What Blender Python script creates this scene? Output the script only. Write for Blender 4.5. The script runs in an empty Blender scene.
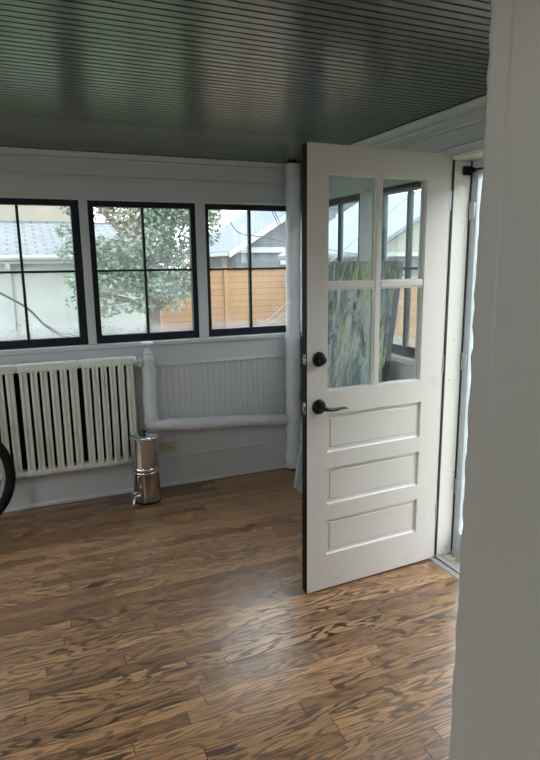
import bpy, bmesh, math, random
from mathutils import Vector, Matrix, noise
random.seed(7)
S = bpy.context.scene
COL = S.collection
D, X, H = 3.952, 1.9085, 2.246          # window wall plane, door wall plane, ceiling

# ------------------------------------------------------------------ helpers
def tag(o, label=None, cat=None, group=None, kind=None):
    if label: o['label'] = label
    if cat: o['category'] = cat
    if group: o['group'] = group
    if kind: o['kind'] = kind
    return o

def empty(name, loc=(0, 0, 0), label=None, cat=None, group=None, kind=None, rz=0):
    o = bpy.data.objects.new(name, None); COL.objects.link(o)
    o.location = loc; o.rotation_euler = (0, 0, rz); o.empty_display_size = .1
    return tag(o, label, cat, group, kind)

class MB:
    """collects shapes into one mesh"""
    def __init__(s): s.bm = bmesh.new(); s.m = Matrix.Identity(4); s.sm = True
    def _tr(s, vs):
        for v in vs: v.co = s.m @ v.co
    def box(s, x0, x1, y0, y1, z0, z1, bev=0, seg=2):
        t = bmesh.new()
        bmesh.ops.create_cube(t, size=1)
        for v in t.verts:
            v.co = Vector(((x0+x1)/2 + v.co.x*(x1-x0), (y0+y1)/2 + v.co.y*(y1-y0), (z0+z1)/2 + v.co.z*(z1-z0)))
        if bev: bmesh.ops.bevel(t, geom=t.edges[:], offset=bev, segments=seg, affect='EDGES', profile=.5)
        s.merge(t); return s
    def merge(s, t):
        mp = {}
        for v in t.verts: mp[v] = s.bm.verts.new(s.m @ v.co)
        for f in t.faces:
            try: s.bm.faces.new([mp[v] for v in f.verts])
            except ValueError: pass
        t.free()
    def ring(s, c, a, b, r, n, sq=1):
        return [s.bm.verts.new(s.m @ (c + a*(r*math.cos(2*math.pi*i/n)) + b*(r*sq*math.sin(2*math.pi*i/n)))) for i in range(n)]
    def tube(s, pts, rad, n=12, cap=True, sq=1, up=Vector((0, 0, 1))):
        pts = [Vector(p) for p in pts]
        if not isinstance(rad, (list, tuple)): rad = [rad]*len(pts)
        rings = []
        T0 = (pts[1]-pts[0]).normalized()
        ref = up if abs(T0.dot(up)) < .95 else Vector((1, 0, 0))
        a = T0.cross(ref).normalized()
        for i, p in enumerate(pts):
            if i == 0: T = T0
            elif i == len(pts)-1: T = (pts[-1]-pts[-2]).normalized()
            else: T = ((pts[i+1]-p).normalized() + (p-pts[i-1]).normalized()).normalized()
            a = (a - T*a.dot(T)).normalized(); b = T.cross(a)
            rings.append(s.ring(p, a, b, rad[i], n, sq))
        for r1, r2 in zip(rings, rings[1:]):
            for i in range(n): s.bm.faces.new((r1[i], r1[(i+1) % n], r2[(i+1) % n], r2[i]))
        if cap:
            s.bm.faces.new(rings[0][::-1]); s.bm.faces.new(rings[-1])
        return s
    def lathe(s, prof, c=(0, 0, 0), axis=(0, 0, 1), n=32):
        """prof: (radius, height) from bottom to top"""
        c = Vector(c); ax = Vector(axis).normalized()
        ref = Vector((1, 0, 0)) if abs(ax.x) < .9 else Vector((0, 1, 0))
        a = ax.cross(ref).normalized(); b = ax.cross(a)
        rings = []
        for r, h in prof:
            p = c + ax*h
            rings.append([s.bm.verts.new(s.m @ p)] if r < 1e-5 else s.ring(p, a, b, r, n))
        for r1, r2 in zip(rings, rings[1:]):
            for i in range(n):
                j = (i+1) % n
                if len(r1) == 1 and len(r2) == 1: continue
                if len(r1) == 1: s.bm.faces.new((r1[0], r2[j], r2[i]))
                elif len(r2) == 1: s.bm.faces.new((r1[i], r1[j], r2[0]))
                else: s.bm.faces.new((r1[i], r1[j], r2[j], r2[i]))
        for r in (rings[0], rings[-1]):
            if len(r) > 1: s.bm.faces.new(r)
        return s
    def prism(s, poly, fn, t0, t1):
        """poly of (a,b); fn(a,b,t)->xyz; extruded from t0 to t1"""
        A = [s.bm.verts.new(s.m @ Vector(fn(a, b, t0))) for a, b in poly]
        B = [s.bm.verts.new(s.m @ Vector(fn(a, b, t1))) for a, b in poly]
        n = len(poly)
        for i in range(n): s.bm.faces.new((A[i], A[(i+1) % n], B[(i+1) % n], B[i]))
        s.bm.faces.new(A[::-1]); s.bm.faces.new(B); return s
    def grid(s, nu, nv, fn, closed=False):
        g = [[s.bm.verts.new(s.m @ Vector(fn(i/(nu), j/(nv)))) for j in range(nv+1)] for i in range(nu+1)]
        for i in range(nu):
            for j in range(nv): s.bm.faces.new((g[i][j], g[i+1][j], g[i+1][j+1], g[i][j+1]))
        return s
    def build(s, name, mat, parent=None, smooth=None, **k):
        bmesh.ops.recalc_face_normals(s.bm, faces=s.bm.faces[:])
        me = bpy.data.meshes.new(name); s.bm.to_mesh(me); s.bm.free()
        o = bpy.data.objects.new(name, me); COL.objects.link(o)
        me.materials.append(mat)
        if smooth is not None:
            me.polygons.foreach_set('use_smooth', [True]*len(me.polygons))
            me.set_sharp_from_angle(angle=math.radians(smooth))
        if parent:
            o.parent = parent
        return tag(o, k.get('label'), k.get('cat'), k.get('group'), k.get('kind'))

def local(mb, parent):
    """shape coordinates are given in world space, parent empty is moved: compensate"""
    mb.m = Matrix.LocRotScale(parent.location, parent.rotation_euler, None).inverted()
    return mb

# ------------------------------------------------------------------ materials
def srgb(r, g, b):
    f = lambda c: (c/255/12.92) if c/255 <= .04045 else ((c/255+.055)/1.055)**2.4
    return (f(r), f(g), f(b), 1)

def mat(name, col, rough=.5, metal=0, spec=.5, coat=0, coat_r=.1, bump=None, var=None):
    m = bpy.data.materials.new(name); m.use_nodes = True
    nt = m.node_tree; b = nt.nodes['Principled BSDF']
    b.inputs['Base Color'].default_value = col
    b.inputs['Roughness'].default_value = rough
    b.inputs['Metallic'].default_value = metal
    b.inputs['Specular IOR Level'].default_value = spec
    b.inputs['Coat Weight'].default_value = coat
    b.inputs['Coat Roughness'].default_value = coat_r
    tc = nt.nodes.new('ShaderNodeTexCoord')
    if bump:                                   # (scale, strength, distance)
        n = nt.nodes.new('ShaderNodeTexNoise'); n.inputs['Scale'].default_value = bump[0]; n.inputs['Detail'].default_value = 4
        bp = nt.nodes.new('ShaderNodeBump'); bp.inputs['Strength'].default_value = bump[1]; bp.inputs['Distance'].default_value = bump[2]
        nt.links.new(tc.outputs['Object'], n.inputs['Vector'])
        nt.links.new(n.outputs['Fac'], bp.inputs['Height']); nt.links.new(bp.outputs['Normal'], b.inputs['Normal'])
    if var:                                    # (scale, second colour, lo, hi)
        n = nt.nodes.new('ShaderNodeTexNoise'); n.inputs['Scale'].default_value = var[0]; n.inputs['Detail'].default_value = 6
        r = nt.nodes.new('ShaderNodeMapRange'); r.inputs[1].default_value = var[2]; r.inputs[2].default_value = var[3]
        mx = nt.nodes.new('ShaderNodeMix'); mx.data_type = 'RGBA'
        mx.inputs['A'].default_value = col; mx.inputs['B'].default_value = var[1]
        nt.links.new(tc.outputs['Object'], n.inputs['Vector']); nt.links.new(n.outputs['Fac'], r.inputs[0])
        nt.links.new(r.outputs[0], mx.inputs['Factor']); nt.links.new(mx.outputs['Result'], b.inputs['Base Color'])
    return m

class NT:
    def __init__(s, m): s.t = m.node_tree; s.b = s.t.nodes['Principled BSDF']
    def n(s, typ, **k):
        nd = s.t.nodes.new(typ)
        for a, v in k.items(): setattr(nd, a, v)
        return nd
    def l(s, a, b): s.t.links.new(a, b)
    def math(s, op, a, b=None, c=None):
        nd = s.n('ShaderNodeMath', operation=op)
        for i, v in enumerate((a, b, c)):
            if v is None: continue
            if isinstance(v, (int, float)): nd.inputs[i].default_value = v
            else: s.l(v, nd.inputs[i])
        return nd.outputs[0]
    def mix(s, f, a, b):
        nd = s.n('ShaderNodeMix', data_type='RGBA')
        for k, v in (('Factor', f), ('A', a), ('B', b)):
            if isinstance(v, (int, float, tuple)): nd.inputs[k].default_value = v
            else: s.l(v, nd.inputs[k])
        return nd.outputs['Result']

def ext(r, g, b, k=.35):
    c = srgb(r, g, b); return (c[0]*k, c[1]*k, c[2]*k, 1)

M = {}
M['wall'] = mat('wall_paint', srgb(200, 203, 206), .5, bump=(60, .15, .002))
M['trim'] = mat('trim_paint', srgb(204, 207, 210), .38, bump=(35, .12, .002))
M['hall'] = mat('hall_paint', srgb(206, 202, 196), .6)
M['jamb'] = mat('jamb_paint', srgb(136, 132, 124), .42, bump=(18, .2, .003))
M['door'] = mat('door_paint', srgb(222, 217, 212), .38, bump=(40, .12, .002), var=(9, srgb(212, 207, 199), .6, .8))
M['door_worn'] = mat('worn_edge_paint', srgb(226, 222, 216), .5, var=(55, srgb(120, 108, 94), .58, .66))
M['chip'] = mat('chipped_jamb_paint', srgb(238, 234, 226), .5, var=(48, srgb(150, 135, 118), .69, .73))
M['black'] = mat('black_paint', srgb(12, 15, 19), .6, spec=.2)
M['sash'] = mat('sash_black', srgb(22, 31, 40), .5, spec=.3, bump=(50, .1, .001))
M['gap'] = mat('dark_gap', srgb(14, 14, 14), .9)
M['radiator'] = mat('radiator_enamel', srgb(222, 225, 215), .33, coat=.3, bump=(30, .1, .002))
M['lagging'] = mat('painted_lagging', srgb(212, 214, 216), .55, bump=(28, .8, .012))
M['steel'] = mat('polished_steel', (.66, .64, .62, 1), .13, metal=1)
M['chrome'] = mat('chrome', (.75, .75, .75, 1), .12, metal=1)
M['rubber'] = mat('black_rubber', srgb(13, 13, 14), .7, spec=.25, bump=(90, .5, .004))
M['bronze'] = mat('oil_rubbed_bronze', srgb(20, 19, 19), .32, metal=.3)
M['alu'] = mat('aluminium', (.62, .64, .66, 1), .38, metal=1)
M['storm'] = mat('storm_frame_enamel', srgb(206, 216, 222), .35)
M['outlet'] = mat('ivory_plastic', srgb(198, 192, 168), .4)
M['slot'] = mat('outlet_slot', srgb(40, 36, 30), .7)
M['bike'] = mat('bicycle_frame', srgb(30, 32, 36), .35, coat=.5)
M['slot_shade'] = mat('slot_shade_dark', srgb(20, 20, 19), .9)
M['ceil'] = mat('dark_green_gloss', srgb(62, 70, 66), .25, spec=1.0, bump=(5, .06, .004))
M['groove'] = M['ceil']
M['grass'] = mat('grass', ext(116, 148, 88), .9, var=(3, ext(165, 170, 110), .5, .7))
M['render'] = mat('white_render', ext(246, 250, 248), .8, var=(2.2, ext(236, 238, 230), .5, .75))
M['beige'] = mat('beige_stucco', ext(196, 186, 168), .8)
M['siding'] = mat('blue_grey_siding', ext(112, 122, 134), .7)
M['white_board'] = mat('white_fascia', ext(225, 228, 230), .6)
M['pane_dark'] = mat('far_pane', ext(90, 96, 104), .15)
M['cable'] = mat('cable', ext(40, 36, 36), .6)
M['cable_grey'] = mat('grey_cable', ext(150, 158, 164), .6)
M['leaf'] = mat('leaf_green', ext(148, 180, 148), .6, var=(2.5, ext(190, 208, 184), .42, .62))
M['leaf_red'] = mat('leaf_dry', ext(226, 196, 178), .7)
M['bark'] = mat('bark', ext(150, 138, 128), .9, bump=(20, .8, .02))

def boards(name, base, dark, axis, size, gap=.06, rough=.75):
    """boards of one height with thin seams along Z"""
    m = mat(name, base, rough); t = NT(m)
    tc = t.n('ShaderNodeTexCoord'); sp = t.n('ShaderNodeSeparateXYZ'); t.l(tc.outputs['Object'], sp.inputs[0])
    z = t.math('DIVIDE', sp.outputs['Z'], size); fr = t.math('FRACT', z); rw = t.math('FLOOR', z)
    seam = t.math('LESS_THAN', fr, gap)
    wn = t.n('ShaderNodeTexWhiteNoise', noise_dimensions='2D')
    cb = t.n('ShaderNodeCombineXYZ'); t.l(rw, cb.inputs[0]); t.l(t.math('FLOOR', t.math('DIVIDE', sp.outputs[axis], 2.4)), cb.inputs[1])
    t.l(cb.outputs[0], wn.inputs['Vector'])
    ns = t.n('ShaderNodeTexNoise'); ns.inputs['Scale'].default_value = 2; ns.inputs['Detail'].default_value = 5
    c = t.mix(t.math('MULTIPLY', wn.outputs['Value'], .45), base, tuple(min(1, v*1.35) for v in base[:3])+(1,))
    t.l(tc.outputs['Object'], ns.inputs['Vector'])
    c = t.mix(t.math('MULTIPLY', ns.outputs['Fac'], .3), c, tuple(v*.75 for v in base[:3])+(1,))
    c = t.mix(seam, c, dark); t.l(c, t.b.inputs['Base Color'])
    return m
M['fence'] = boards('cedar_boards', ext(220, 164, 104), ext(140, 98, 60), 'X', .142, .09)
M['fence_side'] = boards('cedar_boards_side', ext(220, 164, 104), ext(140, 98, 60), 'Y', .142, .09)
M['lap'] = boards('lap_siding', ext(112, 122, 134), ext(86, 94, 104), 'X', .2, .08)
M['post'] = mat('cedar_post', ext(222, 166, 108), .75)

def shingles(name, base, dark, sx, sy):
    m = mat(name, base, .85); t = NT(m)
    tc = t.n('ShaderNodeTexCoord'); br = t.n('ShaderNodeTexBrick')
    mp = t.n('ShaderNodeMapping'); t.l(tc.outputs['Object'], mp.inputs[0])
    t.l(mp.outputs[0], br.inputs['Vector'])
    br.inputs['Scale'].default_value = 1; br.inputs['Brick Width'].default_value = sx; br.inputs['Row Height'].default_value = sy
    br.inputs['Mortar Size'].default_value = sy*.12; br.inputs['Mortar Smooth'].default_value = .1; br.inputs['Bias'].default_value = -.2
    br.inputs['Color1'].default_value = base; br.inputs['Color2'].default_value = tuple(v*.84 for v in base[:3])+(1,)
    br.inputs['Mortar'].default_value = dark
    t.l(br.outputs['Color'], t.b.inputs['Base Color'])
    return m
M['tiles'] = shingles('pale_shingles', ext(138, 146, 152), ext(82, 88, 94), .34, .19)
M['blue_tiles'] = shingles('blue_grey_shingles', ext(120, 140, 172), ext(100, 116, 146), .4, .25)

# glass: fresnel reflection over a clear pane carrying a little dust near its lower edge
def glass(name, tint=(.97, .99, .98, 1), dirt=.05, low=None):
    m = bpy.data.materials.new(name); m.use_nodes = True; nt = m.node_tree
    nt.nodes.remove(nt.nodes['Principled BSDF']); out = nt.nodes['Material Output']
    N = nt.nodes.new; L = nt.links.new
    tr = N('ShaderNodeBsdfTransparent'); tr.inputs[0].default_value = tint
    gl = N('ShaderNodeBsdfGlossy'); gl.inputs['Roughness'].default_value = .01
    fr = N('ShaderNodeFresnel'); ge = N('ShaderNodeNewGeometry'); io = N('ShaderNodeMapRange'); io.inputs[3].default_value = 1.45; io.inputs[4].default_value = 1/1.45; L(ge.outputs['Backfacing'], io.inputs[0]); L(io.outputs[0], fr.inputs[0])
    mx = N('ShaderNodeMixShader'); L(fr.outputs[0], mx.inputs[0]); L(tr.outputs[0], mx.inputs[1]); L(gl.outputs[0], mx.inputs[2])
    tl = N('ShaderNodeBsdfTranslucent'); tl.inputs[0].default_value = (.28, .29, .30, 1)
    tc = N('ShaderNodeTexCoord'); ns = N('ShaderNodeTexNoise'); ns.inputs['Scale'].default_value = 3.5; ns.inputs['Detail'].default_value = 5
    L(tc.outputs['Object'], ns.inputs['Vector'])
    r = N('ShaderNodeMapRange'); r.inputs[1].default_value = .35; r.inputs[2].default_value = .75; r.inputs[3].default_value = dirt*.5; r.inputs[4].default_value = dirt*1.8
    L(ns.outputs['Fac'], r.inputs[0]); fac = r.outputs[0]
    if low:
        sp = N('ShaderNodeSeparateXYZ'); L(tc.outputs['Object'], sp.inputs[0])
        r2 = N('ShaderNodeMapRange'); r2.inputs[1].default_value = low[0]; r2.inputs[2].default_value = low[1]; r2.inputs[3].default_value = .4; r2.inputs[4].default_value = 0
        L(sp.outputs['Z'], r2.inputs[0]); ad = N('ShaderNodeMath'); ad.operation = 'ADD'; L(fac, ad.inputs[0]); L(r2.outputs[0], ad.inputs[1]); fac = ad.outputs[0]
    m2 = N('ShaderNodeMixShader'); L(fac, m2.inputs[0]); L(mx.outputs[0], m2.inputs[1]); L(tl.outputs[0], m2.inputs[2])
    L(m2.outputs[0], out.inputs['Surface']); return m
M['glass'] = glass('window_glass', dirt=.09, low=(1.09, 1.17))
M['door_glass'] = glass('door_glass', tint=(.93, .975, .965, 1), dirt=.012)
M['storm_glass'] = glass('storm_glass', dirt=.05)

# oak floor: plank pattern with cathedral grain, boards run along X
def oak():
    m = mat('stained_oak_floor', (.2, .1, .05, 1), .3); t = NT(m)
    tc = t.n('ShaderNodeTexCoord'); sp = t.n('ShaderNodeSeparateXYZ'); t.l(tc.outputs['Object'], sp.inputs[0])
    x, y = sp.outputs['X'], sp.outputs['Y']
    yr = t.math('DIVIDE', y, .0572); row = t.math('FLOOR', yr); fy = t.math('FRACT', yr)
    w1 = t.n('ShaderNodeTexWhiteNoise', noise_dimensions='1D'); t.l(row, w1.inputs['W'])
    xs = t.math('DIVIDE', t.math('ADD', x, t.math('MULTIPLY', w1.outputs['Value'], 7.3)), .74)
    cell = t.math('FLOOR', xs); fx = t.math('FRACT', xs)
    cb = t.n('ShaderNodeCombineXYZ'); t.l(row, cb.inputs[0]); t.l(cell, cb.inputs[1])
    w2 = t.n('ShaderNodeTexWhiteNoise', noise_dimensions='2D'); t.l(cb.outputs[0], w2.inputs['Vector'])
    rnd = w2.outputs['Value']; rs = t.n('ShaderNodeSeparateXYZ'); t.l(w2.outputs['Color'], rs.inputs[0])
    # contour field of a stretched noise -> cathedral arches
    vx = t.math('ADD', t.math('MULTIPLY', x, 3.4), t.math('MULTIPLY', rs.outputs['X'], 37))
    vy = t.math('ADD', t.math('MULTIPLY', y, 19), t.math('MULTIPLY', rs.outputs['Y'], 53))
    c2 = t.n('ShaderNodeCombineXYZ'); t.l(vx, c2.inputs[0]); t.l(vy, c2.inputs[1])
    n1 = t.n('ShaderNodeTexNoise'); n1.inputs['Scale'].default_value = 1; n1.inputs['Detail'].default_value = 1.6; n1.inputs['Roughness'].default_value = .4
    t.l(c2.outputs[0], n1.inputs['Vector'])
    n3 = t.n('ShaderNodeTexNoise'); n3.inputs['Scale'].default_value = 1; n3.inputs['Detail'].default_value = 3
    c4 = t.n('ShaderNodeCombineXYZ'); t.l(t.math('MULTIPLY', x, 22), c4.inputs[0]); t.l(t.math('MULTIPLY', y, 70), c4.inputs[1]); t.l(c4.outputs[0], n3.inputs['Vector'])
    freq = t.math('ADD', t.math('MULTIPLY', rs.outputs['Z'], 10), 12)
    ph = t.math('ADD', t.math('MULTIPLY', n1.outputs['Fac'], freq), t.math('MULTIPLY', n3.outputs['Fac'], .5))
    sn = t.math('SINE', t.math('MULTIPLY', ph, 3.1))
    gr = t.n('ShaderNodeMapRange'); gr.inputs[1].default_value = .15; gr.inputs[2].default_value = .7; t.l(sn, gr.inputs[0])
    # pores
    c3 = t.n('ShaderNodeCombineXYZ'); t.l(t.math('ADD', t.math('MULTIPLY', x, 9), t.math('MULTIPLY', rnd, 90)), c3.inputs[0]); t.l(t.math('MULTIPLY', y, 300), c3.inputs[1])
    n2 = t.n('ShaderNodeTexNoise'); n2.inputs['Scale'].default_value = 1; n2.inputs['Detail'].default_value = 3; t.l(c3.outputs[0], n2.inputs['Vector'])
    pr = t.n('ShaderNodeMapRange'); pr.inputs[1].default_value = .42; pr.inputs[2].default_value = .62; t.l(n2.outputs['Fac'], pr.inputs[0])
    # patchy stain take-up
    n4 = t.n('ShaderNodeTexNoise'); n4.inputs['Scale'].default_value = 1.1; n4.inputs['Detail'].default_value = 2; t.l(tc.outputs['Object'], n4.inputs['Vector'])
    base = t.mix(rnd, srgb(138, 103, 74), srgb(196, 151, 109))
    base = t.mix(t.math('MULTIPLY', pr.outputs[0], .5), base, srgb(82, 58, 42))
    amt = t.n('ShaderNodeMapRange'); amt.inputs[1].default_value = .35; amt.inputs[2].default_value = .6; amt.inputs[3].default_value = .75; amt.inputs[4].default_value = 1.0; t.l(n4.outputs['Fac'], amt.inputs[0])
    g = t.math('MULTIPLY', gr.outputs[0], t.math('MULTIPLY', amt.outputs[0], t.math('ADD', .62, t.math('MULTIPLY', rs.outputs['Y'], .38))))
    base = t.mix(g, base, srgb(44, 32, 26))
    seam = t.math('MAXIMUM', t.math('LESS_THAN', fy, .03), t.math('LESS_THAN', fx, .0035))
    base = t.mix(t.math('MULTIPLY', seam, .75), base, srgb(34, 22, 15))
    t.l(base, t.b.inputs['Base Color'])
    rr = t.math('ADD', .25, t.math('MULTIPLY', gr.outputs[0], .04)); t.l(rr, t.b.inputs['Roughness'])
    bp = t.n('ShaderNodeBump'); bp.inputs['Strength'].default_value = .04; bp.inputs['Distance'].default_value = .001
    nn = t.n('ShaderNodeTexNoise'); nn.inputs['Scale'].default_value = 9; t.l(tc.outputs['Object'], nn.inputs['Vector'])
    hh = t.math('ADD', t.math('MULTIPLY', nn.outputs['Fac'], 2.5), t.math('MULTIPLY', t.math('ADD', gr.outputs[0], t.math('MULTIPLY', seam, 2)), -.3))
    t.l(hh, bp.inputs['Height']); t.l(bp.outputs['Normal'], t.b.inputs['Normal'])
    return m
M['oak'] = oak()

# abstract painting
def paint():
    m = mat('poured_paint', (.4, .4, .4, 1), .45); t = NT(m)
    tc = t.n('ShaderNodeTexCoord'); mp = t.n('ShaderNodeMapping'); mp.inputs['Scale'].default_value = (1, 2.2, 1.0)
    t.l(tc.outputs['Object'], mp.inputs[0])
    def nz(scale, det, dist, off, stretch=(1, 2.4, .8), rough=.6):
        m2 = t.n('ShaderNodeMapping'); m2.inputs['Scale'].default_value = stretch; m2.inputs['Location'].default_value = off
        t.l(tc.outputs['Object'], m2.inputs[0]); q = t.n('ShaderNodeTexNoise'); q.inputs['Scale'].default_value = scale; q.inputs['Detail'].default_value = det
        q.inputs['Distortion'].default_value = dist; q.inputs['Roughness'].default_value = rough; t.l(m2.outputs[0], q.inputs['Vector']); return q.outputs['Fac']
    def rng(v, a_, b_):
        r = t.n('ShaderNodeMapRange'); r.inputs[1].default_value = a_; r.inputs[2].default_value = b_; t.l(v, r.inputs[0]); return r.outputs[0]
    c = t.mix(rng(nz(4.2, 8, .9, (0, 0, 0), rough=.72), .44, .56), srgb(112, 130, 134), srgb(204, 208, 202))
    c = t.mix(rng(nz(2.6, 6, .8, (3, 7, 1)), .56, .64), c, srgb(138, 128, 108))
    c = t.mix(rng(nz(3.0, 8, 1.0, (9, 2, 4), rough=.7), .555, .60), c, srgb(206, 204, 92))
    c = t.mix(rng(nz(3.4, 8, 1.1, (5, 5, 8), rough=.7), .555, .62), c, srgb(48, 70, 86))
    t.l(c, t.b.inputs['Base Color'])
    w2 = t.n('ShaderNodeTexNoise'); w2.inputs['Scale'].default_value = 11; w2.inputs['Detail'].default_value = 6; w2.inputs['Distortion'].default_value = 2
    t.l(mp.outputs[0], w2.inputs['Vector'])
    bp = t.n('ShaderNodeBump'); bp.inputs['Strength'].default_value = .9; bp.inputs['Distance'].default_value = .03
    t.l(w2.outputs['Fac'], bp.inputs['Height']); t.l(bp.outputs['Normal'], t.b.inputs['Normal'])
    return m
M['paint'] = paint()

# ------------------------------------------------------------------ the setting
FW = .553                                  # room face of the wall we look through
WL = -2.6                                  # far left wall of the room
ZT, ZB = 1.958, 1.05                       # window frame top and bottom
wins_back = [(-1.13, -.43), (-.33, .381), (.434, 1.132), (1.200, 1.868)]
wins_right = [(2.385, 2.93), (3.10, 3.685)]
DY0, DY1, DZ = 1.46, 2.318, 2.035           # outside doorway

MB().box(WL-.14, X+.15, -2.6, D+.14, -.1, 0).build('floor', M['oak'], kind='structure', label='brown stained oak strip floor with bold grain', cat='floor')

# beadboard ceiling with real grooves along X, smooth border board by the window wall
c = MB(); prof = []
y = FW; period = .0400
ye = 3.15
while y < ye - period:
    prof += [(y, 0), (y+.029, 0), (y+.0305, .009), (y+.0365, .009), (y+.038, -.0)]
    y += period
prof += [(y, 0), (ye-.003, 0), (ye-.002, .005), (ye+.002, .005), (ye+.003, 0), (D+.1, 0)]
poly = prof + [(D+.1, .1), (FW, .1)]
c.prism([(a, b) for a, b in poly], lambda a, b, t: (t, a, H+b), WL-.1, X+.1)
c.build('ceiling', M['ceil'], kind='structure', label='dark green glossy beadboard ceiling', cat='ceiling')

# window wall
w = MB()
w.box(WL-.14, X+.14, D, D+.14, -.1, ZB)
w.box(WL-.14, X+.14, D, D+.14, ZT, H+.1)
xs = [WL-.14] + [v for p in wins_back for v in p] + [X+.14]
for i in range(0, len(xs), 2): w.box(xs[i], xs[i+1], D, D+.14, ZB, ZT)
w.build('wall_back', M['wall'], kind='structure', label='pale grey wall with a row of black windows', cat='wall')
# beadboard panelling under the sill (surface of the wall)
b = MB(); x0, x1 = WL, X; z0, z1 = .22, .88
pr = []; x = x0; st = .0425
while x < x1 - st:
    pr += [(x, .010), (x+.037, .010), (x+.038, .0075), (x+.0390, .0075), (x+.0400, .010)]; x += st
pr += [(x, .010), (x1, .010)]
b.prism(pr + [(x1, 0), (x0, 0)], lambda a, bb, t: (a, D-bb, t), z0, z1)
b.build('trim_1', M['trim'], kind='structure', label='white beadboard panelling below the window sill', cat='panelling')

# right wall (door wall)
w = MB()
w.box(X, X+.075, 2.385, D+.14, -.1, ZB); w.box(X, X+.075, 2.385, D+.14, ZT, H+.1); w.box(X, X+.14, DY1, 2.385, -.1, H+.1)
ys = [2.385] + [v for p in wins_right for v in p] + [D+.14]
for i in range(2, len(ys), 2): w.box(X, X+.075, ys[i], ys[i+1], ZB, ZT)
w.box(X, X+.14, FW-.2, DY0, -.1, H+.1); w.box(X, X+.14, DY0, DY1, DZ, H+.1)
w.build('wall_right', M['wall'], kind='structure', label='pale grey wall holding the outside doorway', cat='wall')

# left wall with two windows
w = MB(); lw = [(1.0, 2.1), (2.3, 3.4)]
w.box(WL-.14, WL, FW-.2, D+.14, -.1, .9); w.box(WL-.14, WL, FW-.2, D+.14, 2.0, H+.1)
ys = [FW-.2] + [v for p in lw for v in p] + [D+.14]
for i in range(0, len(ys), 2): w.box(WL-.14, WL, ys[i], ys[i+1], .9, 2.0)
w.build('wall_left', M['wall'], kind='structure', label='pale wall with windows at the far left end', cat='wall')

# wall between hall and sunroom; we look through its doorway past the jamb at x=.5
w = MB()
w.box(WL-.14, -.42, .40, FW, -.1, 2.5); w.box(.515, X+.14, .40, FW, -.1, 2.5); w.box(-.42, .515, .40, FW, 2.06, 2.5)
w.build('wall_front', M['wall'], kind='structure', label='wall between hall and sunroom', cat='wall')
# jamb lining: flat jamb, with a painted bead strip whose edge is ragged with old paint
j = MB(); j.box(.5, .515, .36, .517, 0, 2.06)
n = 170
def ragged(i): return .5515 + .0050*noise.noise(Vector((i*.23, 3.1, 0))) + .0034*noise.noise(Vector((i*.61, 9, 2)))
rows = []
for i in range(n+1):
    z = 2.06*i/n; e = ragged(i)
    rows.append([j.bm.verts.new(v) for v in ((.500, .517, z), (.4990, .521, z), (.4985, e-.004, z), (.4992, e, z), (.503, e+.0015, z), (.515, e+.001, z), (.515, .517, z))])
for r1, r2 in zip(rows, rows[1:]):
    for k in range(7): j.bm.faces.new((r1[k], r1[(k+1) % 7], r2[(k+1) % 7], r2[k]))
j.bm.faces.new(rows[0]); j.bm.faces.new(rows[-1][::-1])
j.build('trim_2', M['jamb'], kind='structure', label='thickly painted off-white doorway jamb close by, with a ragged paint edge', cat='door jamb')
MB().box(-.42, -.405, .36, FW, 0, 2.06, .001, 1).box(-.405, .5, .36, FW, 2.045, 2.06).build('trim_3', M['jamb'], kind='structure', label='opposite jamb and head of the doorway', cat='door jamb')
# hall shell with its own window
w = MB()
w.box(WL-.14, WL, -2.6, -2.2, -.1, 2.6); w.box(WL-.14, WL, -.3, .40, -.1, 2.6); w.box(WL-.14, WL, -2.2, -.3, -.1, .7); w.box(WL-.14, WL, -2.2, -.3, 2.15, 2.6); w.box(X, X+.14, -2.6, .40, -.1, 2.6)
w.box(WL-.14, X+.14, -2.74, -2.6, -.1, 2.6)
w.box(WL-.14, X+.14, -2.74, .40, 2.5, 2.6)
w.build('wall_hall', M['hall'], kind='structure', label='plain walls and ceiling of the hall behind', cat='wall')

# ---- trims of the window wall
t = MB()
crown = [(0, 2.194), (.010, 2.196), (.013, 2.201), (.011, 2.206), (.003, 2.209), (.004, 2.216), (.009, 2.228), (.015, 2.237), (.016, 2.2425), (0, 2.2425)]
t.prism(crown, lambda a, z, s: (s, D-.008-a, z), WL, X)
t.box(WL, X, D-.008, D, 2.107, 2.2425)
t.box(WL, X, D-.012, D, 1.978, 2.1015)
t.box(WL, X, D-.020, D, 1.961, 1.979, .003)
t.build('trim_4', M['trim'], kind='structure', label='white crown moulding and frieze boards over the back windows', cat='moulding')
t = MB()
crown2 = [(0, 2.150), (.006, 2.150), (.008, 2.158), (.004, 2.162), (.004, 2.185), (.009, 2.190), (.010, 2.200), (.006, 2.205), (.010, 2.222), (.018, 2.234), (.019, 2.2425), (0, 2.2425)]
t.prism(crown2, lambda a, z, s: (X-.006-a, s, z), FW, D)
t.box(X-.006, X, FW, D, 2.150, 2.2425); t.box(X-.008, X, FW, 2.40, 2.075, 2.142); t.box(X-.004, X, 2.40, D, 2.085, 2.142)
t.box(X-.010, X, 2.335, D, 1.963, 2.078); t.box(X-.020, X, 2.335, D, 1.960, 1.976, .003)
t.build('trim_5', M['trim'], kind='structure', label='white crown moulding and frieze over the doorway', cat='moulding')
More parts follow.
